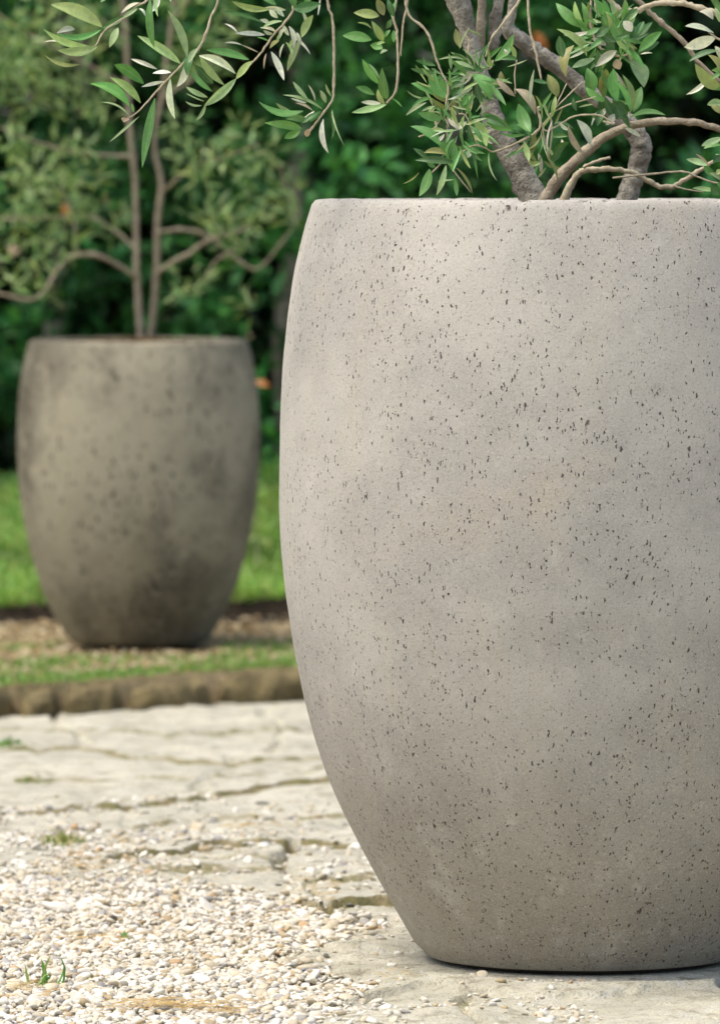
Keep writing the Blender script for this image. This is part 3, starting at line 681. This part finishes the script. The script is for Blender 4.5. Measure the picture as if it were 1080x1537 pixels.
def tuft_leaves(cx, cy, rx, ry, D, dd, n, L, W, cols, seed):
    r = np.random.default_rng(seed); p0 = []; 
    u = r.normal(size=(n, 3)); u *= (r.random((n, 1)) ** .5) / np.linalg.norm(u, axis=1)[:, None]
    c = P(cx, cy, D); s = D / F
    p0 = c + u * np.array([rx * s, dd, ry * s])
    d = u * np.array([1, 1, .8]) + r.normal(size=(n, 3)) * .7 + np.array([0, 0, .15]); d /= np.linalg.norm(d, axis=1)[:, None]
    Lr = L * r.uniform(.6, 1.2, n)
    p1 = p0 + d * Lr[:, None]
    nr = r.normal(size=(n, 3)) * .6 + np.array([0, -.5, .7])
    ci = r.integers(0, len(cols), n); f = r.uniform(.7, 1.3, (n, 1))
    cf = np.array(cols)[ci] * f
    return leaves(p0, p1, W * r.uniform(.7, 1.2, n), nr, r.uniform(-.1, .1, n), np.full(n, .2), cf, cf * np.array([1.35, 1.25, 1.5]) + .03, 4, 3)
SAGE = [(.18, .29, .095), (.13, .245, .08), (.26, .35, .145), (.21, .30, .09)]
for i, (pts, dz) in enumerate(B2):
    br = limb('branch', pts, [D2 + dz * min(1, .35 * j) for j in range(len(pts))], M_bark2, tree2, 7, 90 + i)
    g = Geo()
    for j, (cx, cy, rx, ry) in enumerate(CL2[i]):
        n = int(rx * ry / (24 if i in (5, 6, 10, 12, 14) else 36)) + 8
        v, f, A = tuft_leaves(cx, cy, rx * 1.15, ry * 1.15, D2 + dz, .09, n, .044, .0078, SAGE, 700 + 31 * i + j); g.add(v, f, **A)
    V, Fc, A = g.get()
    mesh_np('foliage', V - np.array(tree2.location), Fc, M_leaf2, br, A)

# ------------------------------------------------------------------ hedges
def cloud_leaves(n, samp, L, W, cols, seed, outward=(0, -1, .3), nu=3, nv=3, jitter=.8):
    r = np.random.default_rng(seed)
    p0, tone = samp(r, n); n = len(p0)
    d = r.normal(size=(n, 3)) * jitter + np.array(outward); d /= np.linalg.norm(d, axis=1)[:, None]
    Lr = L * r.uniform(.55, 1.25, n)
    nr = r.normal(size=(n, 3)) * .5 + np.array([0, -.5, .8])
    cf = np.array(cols)[r.integers(0, len(cols), n)] * r.uniform(.65, 1.35, (n, 1)) * tone[:, None]
    return leaves(p0, p0 + d * Lr[:, None], W * r.uniform(.7, 1.2, n), nr, r.uniform(-.15, .1, n), np.full(n, .25), cf, cf * np.array([1.4, 1.25, 1.3]), nu, nv)

tall = empty('hedge', (0, 17.0, .27), 'tall dark green leafy hedge filling the shaded background', 'hedge')
def tall_samp(r, n):
    nc = 1500
    cx = r.uniform(-3.2, 3.2, nc); cz = r.uniform(.30, 2.75, nc); cy = 16.3 + r.random(nc) ** 1.3 * 1.3 + (vnoise(cx * 3 + 50, cz * 3 + 50, 91) - .5) * .7
    low = cz < .75
    cy = np.where(low, cy + .35, cy)
    rad = r.uniform(.05, .13, nc)
    k = r.integers(0, nc, n)
    u = r.normal(size=(n, 3)); u /= np.linalg.norm(u, axis=1)[:, None]
    p = np.stack([cx[k], cy[k], cz[k]], 1) + u * (rad[k] * r.random(n) ** .4)[:, None] * np.array([1, .8, .8])
    return p, (r.uniform(.35, 1.5, nc))[k]
GRN = [(.042, .185, .046), (.024, .115, .032), (.075, .25, .055), (.055, .18, .05)]
v, f, A = cloud_leaves(60000, tall_samp, .062, .026, GRN, 5)
part('foliage', v, f, M_hedge, tall, A)
def back_samp(r, n):
    p = np.stack([r.uniform(-4.5, 4.5, n), r.uniform(17.6, 18.3, n), r.uniform(0.05, 3.0, n)], 1); return p, np.ones(n)
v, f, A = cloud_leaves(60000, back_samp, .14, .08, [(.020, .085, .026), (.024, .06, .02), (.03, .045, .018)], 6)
part('inner_foliage', v, f, M_hedge, tall, A)
for i, x in enumerate(np.arange(-3, 3.1, .55)):
    r = np.random.default_rng(300 + i); xx = x + r.uniform(-.15, .15); y0 = 17.3 + r.uniform(-.2, .2)
    V, Fc = tube([(xx, y0, 0.2), (xx + r.uniform(-.1, .1), y0, .6), (xx + r.uniform(-.2, .2), y0 + .1, 1.4), (xx + r.uniform(-.3, .3), y0, 2.3)], [.035, .03, .022, .01], 8, 5, .08, i)
    part('stem', V, Fc, M_bark, tall)
# a few withered orange leaves caught in it
for i, (x, y) in enumerate([(801, 48), (92, 305)]):
    p = P(x, y, 16.25); v, f, A = leaves([p], [p + np.array([.03, -.02, -.045])], np.array([.02]), np.array([[.2, -1, .4]]), np.array([.1]), np.array([.2]), np.array([[.45, .14, .02]]), np.array([[.45, .16, .04]]), 7, 5)
    part('leaf', v, f, M_hedge, tall, A, label='withered orange leaf')

def bank_y(x): return 14.66 + .10 * np.clip(x + .4, -1, 1)
def bank_z(x, t): return .092 + .165 * sstep(-.15, 1.5, t) + .03 * np.clip((x + .75) / .5, -1, 1) * sstep(.2, 1.2, t) + (vnoise(x * 5 + 30, t * 3 + 30, 77) - .5) * .02
xs = np.linspace(-6, 6, 240); ts = np.concatenate([[-.10, -.03], np.linspace(0, 2, 60), [3, 5, 8]])
X, T = np.meshgrid(xs, ts, indexing='ij'); Y = bank_y(X) + T + (fbm(X * 9, T * 0, 88) - .5) * .05 * (T < .2)
Z = np.where(T < 0, np.where(T < -.05, .03, .055), bank_z(X, np.maximum(T, 0)))
a = (np.arange(len(xs) - 1)[:, None] * len(ts) + np.arange(len(ts) - 1)).ravel()
o = mesh_np('lawn', np.stack([X, Y, Z], -1).reshape(-1, 3), np.stack([a, a + len(ts), a + len(ts) + 1, a + 1], 1), M_bed_shade); tag(o, kind='structure')
# earth strip below the lawn edge, its shadow put into the dark colour
sheet('soil', np.linspace(-6, 6, 120), np.linspace(14.46, 14.72, 20), lambda X, Y: BED_Z - .008 + .016 * fbm(X * 5, Y * 5, 44), M_bed_shade)

# ------------------------------------------------------------------ edging stones, grass, litter
def rough_block(x0, x1, seed):
    "hand-cut edging stone following the bed's curved front"
    r = np.random.default_rng(seed); n = 26; ns = 16
    V = []
    xs = np.linspace(x0 + .006, x1 - .006, n)
    hh = .053 + r.uniform(-.010, .004); out_ = r.uniform(-.02, .02)
    ph = np.linspace(0, 2 * np.pi, ns, endpoint=False)
    for i, x in enumerate(xs):
        e = min(i, n - 1 - i) / 4.0; k = min(1, .55 + .45 * min(1, e)) if e < 1 else 1
        if i in (0, n - 1): k = .03
        c, s = np.cos(ph), np.sin(ph)
        sq = (np.abs(c) ** 4 + np.abs(s) ** 4) ** -.25
        yy = c * sq * .075 * k; zz = s * sq * (hh + .04) / 2 * k
        jit = 1 + .20 * (vnoise(np.full(ns, x * 40 + 99), ph * 2.2, seed) - .5) * 2
        V.append(np.stack([np.full(ns, x), edge_y(x) + .03 + out_ + yy * jit, hh - (hh + .04) / 2 + zz * jit], 1))
    V = np.concatenate(V); i, j = np.meshgrid(np.arange(n - 1), np.arange(ns), indexing='ij')
    a = i * ns + j; b2 = i * ns + (j + 1) % ns
    return V, np.stack([a, a + ns, b2 + ns, b2], -1).reshape(-1, 4)
cuts = [-1.30, -.98, -.655, -.575, -.455, -.285, -.06, .25, .62, 1.0, 1.4]
SL = ['edging stone of the raised bed cut by the left side of the picture', 'short edging stone of the raised bed near the left side of the picture', 'edging stone of the raised bed left of the small planter', 'long edging stone of the raised bed in front of the small planter', 'edging stone of the raised bed ending behind the large planter']
for i in range(len(cuts) - 1):
    mx = .5 * (cuts[i] + cuts[i + 1])
    V, Fc = rough_block(cuts[i], cuts[i + 1], 500 + i)
    c = np.array([mx, edge_y(mx) + .03, 0])
    vis = 1 <= i <= 5
    if not vis: continue
    o = mesh_np('edging_stone', V - c, Fc, M_edge, None, loc=c)
    tag(o, SL[i - 1], 'edging stone', 'mossy stones edging the raised bed')

def blades(base, h, w, cols, seed, lean=.5):
    r = np.random.default_rng(seed); n = len(base)
    d = r.normal(size=(n, 3)) * lean * np.array([1, 1, 0]) + np.array([0, 0, 1]); d /= np.linalg.norm(d, axis=1)[:, None]
    hh = h * r.uniform(.5, 1.3, n)
    nr = r.normal(size=(n, 3)) * np.array([1, 1, .1]) + np.array([0, -.6, 0])
    cf = np.array(cols)[r.integers(0, len(cols), n)] * r.uniform(.75, 1.25, (n, 1))
    return leaves(base, base + d * hh[:, None], np.full(n, w) * r.uniform(.7, 1.3, n), nr, r.uniform(-.25, .25, n), np.full(n, .2), cf, cf * 1.1, 5, 3, .6)
GRS = [(.17, .32, .065), (.23, .37, .09), (.13, .26, .05), (.32, .37, .14)]
n = 110000; x = rng.uniform(-1.5, 1.2, n); t = rng.uniform(-.05, 1.5, n)
band = np.exp(-((t - .04 - .06 * vnoise(x * 6 + 20, x * 0, 7)) / .055) ** 2)
left = sstep(-.42, -.60, x) * (vnoise(x * 5 + 60, t * 4 + 60, 8) > .35) * sstep(1.0, .8, t) * .45
patch = (vnoise(x * 4 + 70, t * 5 + 70, 9) > .56) * .26 * sstep(1.1, .9, t)
keep = rng.random(n) < np.maximum(np.maximum(band, left), patch) * .85
x, t = x[keep], t[keep]; y = edge_y(x) + .06 + t
away = (np.hypot(x - POT2[0], y - POT2[1]) > .15) & ~((np.abs(x - POT2[0]) < .17) & (y < POT2[1]) & (y > POT2[1] - .40)); x, y = x[away], y[away]
v, f, A = blades(np.stack([x, y, np.full(len(x), BED_Z - .004)], 1), .017, .0045, GRS, 21, .8)
o = mesh_np('grass', v, f, M_grass, None, A); tag(o, 'short bright green grass on the raised bed', 'grass', kind='stuff')
n = 22000; x = rng.uniform(-1.5, 1.2, n); y = edge_y(x) + .06 + rng.uniform(.05, 1.75, n); away = (np.hypot(x - POT2[0], y - POT2[1]) > .15) & (y < 14.75) & ~((np.abs(x - POT2[0]) < .15) & (y < POT2[1]) & (y > POT2[1] - .22)); x, y = x[away], y[away]; n = len(x)
p0 = np.stack([x, y, BED_Z - .004 + .006 * rng.random(n)], 1); an = rng.uniform(0, 2 * np.pi, n)
p1 = p0 + np.stack([np.cos(an), np.sin(an), rng.uniform(-.1, .25, n)], 1) * rng.uniform(.010, .024, n)[:, None]
LIT = np.array([(.52, .43, .25), (.42, .33, .18), (.60, .52, .34), (.44, .31, .15)]); cf = LIT[rng.integers(0, 4, n)] * rng.uniform(.85, 1.12, (n, 1))
v, f, A = leaves(p0, p1, rng.uniform(.004, .009, n), rng.normal(size=(n, 3)) * .5 + [0, 0, 1], rng.uniform(-.2, .3, n), np.full(n, .3), cf, cf, 4, 3)
o = mesh_np('leaf_litter', v, f, M_litter, None, A); tag(o, 'dry tan leaf litter on the raised bed', 'leaf litter', kind='stuff')

n = 90000; x = rng.uniform(-1.9, 1.5, n); t = rng.random(n) ** 1.15 * 2.0
BGR = [(.23, .41, .09), (.31, .46, .12), (.15, .32, .06), (.37, .44, .15)]
tone = .5 + .95 * vnoise(x * 6 + 40, t * 4 + 40, 79)
v, f, A = blades(np.stack([x, bank_y(x) + t - .02, bank_z(x, t) - .005], 1), .042, .005, BGR, 23, .6)
A['cf'] = A['cf'] * np.repeat(tone, 15)[:, None]
n2 = 16000; x2 = rng.uniform(-1.9, 1.5, n2); t2 = 1.15 + .55 * rng.random(n2); kp = vnoise(x2 * 7 + 11, t2 * 3 + 11, 83) > .42; x2, t2 = x2[kp], t2[kp]
v2, f2, A2 = blades(np.stack([x2, bank_y(x2) + t2, bank_z(x2, t2) - .005], 1), .065, .007, [(.10, .24, .05), (.16, .30, .06), (.07, .17, .04)], 24, .6)
f = np.concatenate([f, f2 + len(v)]); v = np.concatenate([v, v2]); A = {q: np.concatenate([A[q], A2[q]]) for q in A}
o = mesh_np('lawn_grass', v, f, M_grass, None, A); tag(o, 'soft yellow green grass growing on the sloping lawn behind the small planter', 'grass', kind='stuff')
st = empty('leaf', tuple(P(383, 572, 14.6)), 'withered orange leaf on a thin stalk right of the small planter', 'leaf')
p = P(383, 572, 14.6); v, f, A = leaves([p], [p + np.array([.032, -.01, -.012])], np.array([.018]), np.array([[.2, -1, .4]]), np.array([.1]), np.array([.2]), np.array([[.36, .14, .03]]), np.array([[.36, .15, .04]]), 7, 5)
part('blade', v, f, M_hedge, st, A)
v, f = tube([P(383, 572, 14.6), P(380, 640, 14.75), P(385, 800, 15.0), P(386, 880, 15.0)], [.0012, .0015, .002, .002], 6, 4, .05, 3); part('stalk', v, f, M_twig, st)
# ------------------------------------------------------------------ gravel
def ico(sub):
    import bmesh
    bm = bmesh.new(); bmesh.ops.create_icosphere(bm, subdivisions=sub, radius=1)
    bm.verts.ensure_lookup_table()
    V = np.array([v.co[:] for v in bm.verts]); Fc = np.array([[v.index for v in f.verts] for f in bm.faces]); bm.free(); return V, Fc
iv, iff = ico(2)
n = 190000
x = rng.uniform(-1.25, .30, n); y = 7.7 + rng.random(n) * 3.4
h, j, gm = paving_h(x, y)
scat = .035 * (fbm(x * 6, y * 3, 33) > .5) * sstep(.35, -.1, x) + .13 * (fbm(x * 5 + 9, y * 2.5, 35) > .53) * sstep(-.12, -.35, x) * (y < 10.9) + .04 * (j > .5) + .006 + .04 * (fbm(x * 12, y * 6, 37) > .5) * (y < 9.3)
near_pot = np.hypot(x - POT1[0], y - POT1[1])
pr = np.maximum(gm, scat) * (near_pot > .235)
keep = rng.random(n) < pr; x, y, h, gm = x[keep], y[keep], h[keep], gm[keep]; n = len(x)
sz = rng.gamma(5, 1 / 5, n) * .0034 + .0004
S = np.stack([sz * rng.uniform(.8, 1.5, n), sz * rng.uniform(.7, 1.15, n), sz * rng.uniform(.35, .72, n)], 1)
ang = rng.uniform(0, 2 * np.pi, n); til = rng.normal(size=(n, 2)) * .3
deform = 1 + .30 * (rng.random((n, len(iv))) - .5)
# smooth the deformation: low-frequency lumps per pebble
kx = rng.normal(size=(n, 3)) * 1.6; ph0 = rng.uniform(0, 6.28, n)
lump = 1 + .17 * np.sin(iv @ kx.T + ph0).T + .22 * (deform - 1)
L = iv[None] * lump[..., None] * S[:, None, :]
L[..., 2] += til[:, 0:1] * L[..., 0] + til[:, 1:2] * L[..., 1]
c, s = np.cos(ang)[:, None], np.sin(ang)[:, None]
V = np.stack([L[..., 0] * c - L[..., 1] * s + x[:, None], L[..., 0] * s + L[..., 1] * c + y[:, None], L[..., 2] + (h + S[:, 2] * .55 + gm * .006 * rng.random(n))[:, None]], -1).reshape(-1, 3)
Fc = (iff[None] + (np.arange(n) * len(iv))[:, None, None]).reshape(-1, 3)
PC = np.array([(.68, .63, .51), (.75, .71, .61), (.56, .49, .35), (.47, .37, .22), (.40, .38, .34), (.60, .53, .38), (.28, .265, .25), (.68, .64, .54), (.48, .33, .18)])
ci = rng.choice(9, n, p=[.28, .25, .13, .06, .05, .12, .02, .08, .01]); cf = np.repeat(PC[ci] * rng.uniform(.85, 1.1, (n, 1)), len(iv), 0)
o = mesh_np('gravel', V, Fc, M_pebble, None, dict(cf=cf)); tag(o, 'pale cream and white pebbles spread over the paving', 'gravel', kind='stuff')

# dry straw and tiny needles between the pebbles
def straw(n, cx, cy, rx, ry, seed, L=.03):
    r = np.random.default_rng(seed)
    px = np.array([G(cx + r.normal() * rx, cy + r.normal() * ry) for _ in range(n)])
    hz = paving_h(px[:, 0], px[:, 1])[0]
    p0 = np.stack([px[:, 0], px[:, 1], hz + .010 + .006 * r.random(n)], 1); an = r.normal(size=n) * .5
    d = np.stack([np.cos(an), np.sin(an), r.normal(size=n) * .08], 1)
    p1 = p0 + d * (L * r.uniform(.4, 1.3, n))[:, None]
    cf = np.array([(.42, .28, .09), (.50, .36, .14), (.34, .22, .08)])[r.integers(0, 3, n)]
    return leaves(p0, p1, np.full(n, .0016), np.tile([0, -.4, 1.], (n, 1)), r.uniform(-.05, .1, n), np.full(n, .2), cf, cf, 4, 3)
g = Geo()
for a in [(150, 235, 1508, 55, 5, 1), (40, 320, 1512, 25, 4, 2), (60, 120, 1306, 18, 6, 3, .022), (50, 150, 1400, 60, 5, 4), (40, 30, 1480, 30, 8, 5), (35, 470, 1350, 20, 8, 6), (50, 360, 1258, 60, 3, 7, .02), (12, 590, 1472, 18, 4, 8, .018), (60, 250, 1330, 120, 20, 9, .02)]:
    v, f, A = straw(*a); g.add(v, f, **A)
V, Fc, A = g.get(); o = mesh_np('dry_straw', V, Fc, M_litter, None, A); tag(o, 'dry golden straw lying among the pebbles', 'straw', kind='stuff')

TUFTS = [(65, 1472, 12, .042, .05, .004, 'upright green grass tuft in the gravel at the bottom left'), (185, 1398, 26, .013, .022, .005, 'small bright green sprout in the middle of the gravel'),
         (12, 1122, 130, .015, .075, .005, 'green grass clump on the far paving by the left picture edge'), (92, 1262, 130, .013, .085, .005, 'flat olive green weed along the back of the gravel'),
         (132, 1458, 10, .014, .018, .004, 'tiny pale sprout right of the upright grass tuft'), (45, 1168, 130, .008, .08, .005, 'low faded moss tuft on the paving left of the joint')]
for i, (px, py, n, hh, wd, bw, lab) in enumerate(TUFTS):
    r = np.random.default_rng(900 + i); gx, gy = G(px, py)
    gz = float(paving_h(np.array([gx]), np.array([gy]))[0][0])
    if i in (0,): gz += .004
    bx = np.clip(r.normal(size=n), -1.6, 1.6) * wd * .26; by = np.clip(r.normal(size=n), -1.6, 1.6) * wd * .4
    hz = paving_h(gx + bx, gy + by)[0] + (.004 if i in (0, 1, 3, 4) else 0)
    cols = [(.10, .26, .06), (.16, .31, .08), (.24, .33, .11)] if i < 3 else [(.26, .29, .10), (.18, .25, .07), (.34, .31, .13)]
    q = np.hypot(bx / (wd * .42), by / (wd * .64)) if i else 0 * bx
    v, f, A = blades(np.stack([gx + bx, gy + by, hz - .002], 1), hh * (1.25 - .95 * np.clip(q, 0, 1)), bw, cols, 910 + i, .55)
    o = mesh_np('grass_tuft', v - np.array([gx, gy, gz]), f, M_grass, None, A, loc=(gx, gy, gz))
    tag(o, lab, 'grass tuft', 'grass tufts growing in the paving and gravel')
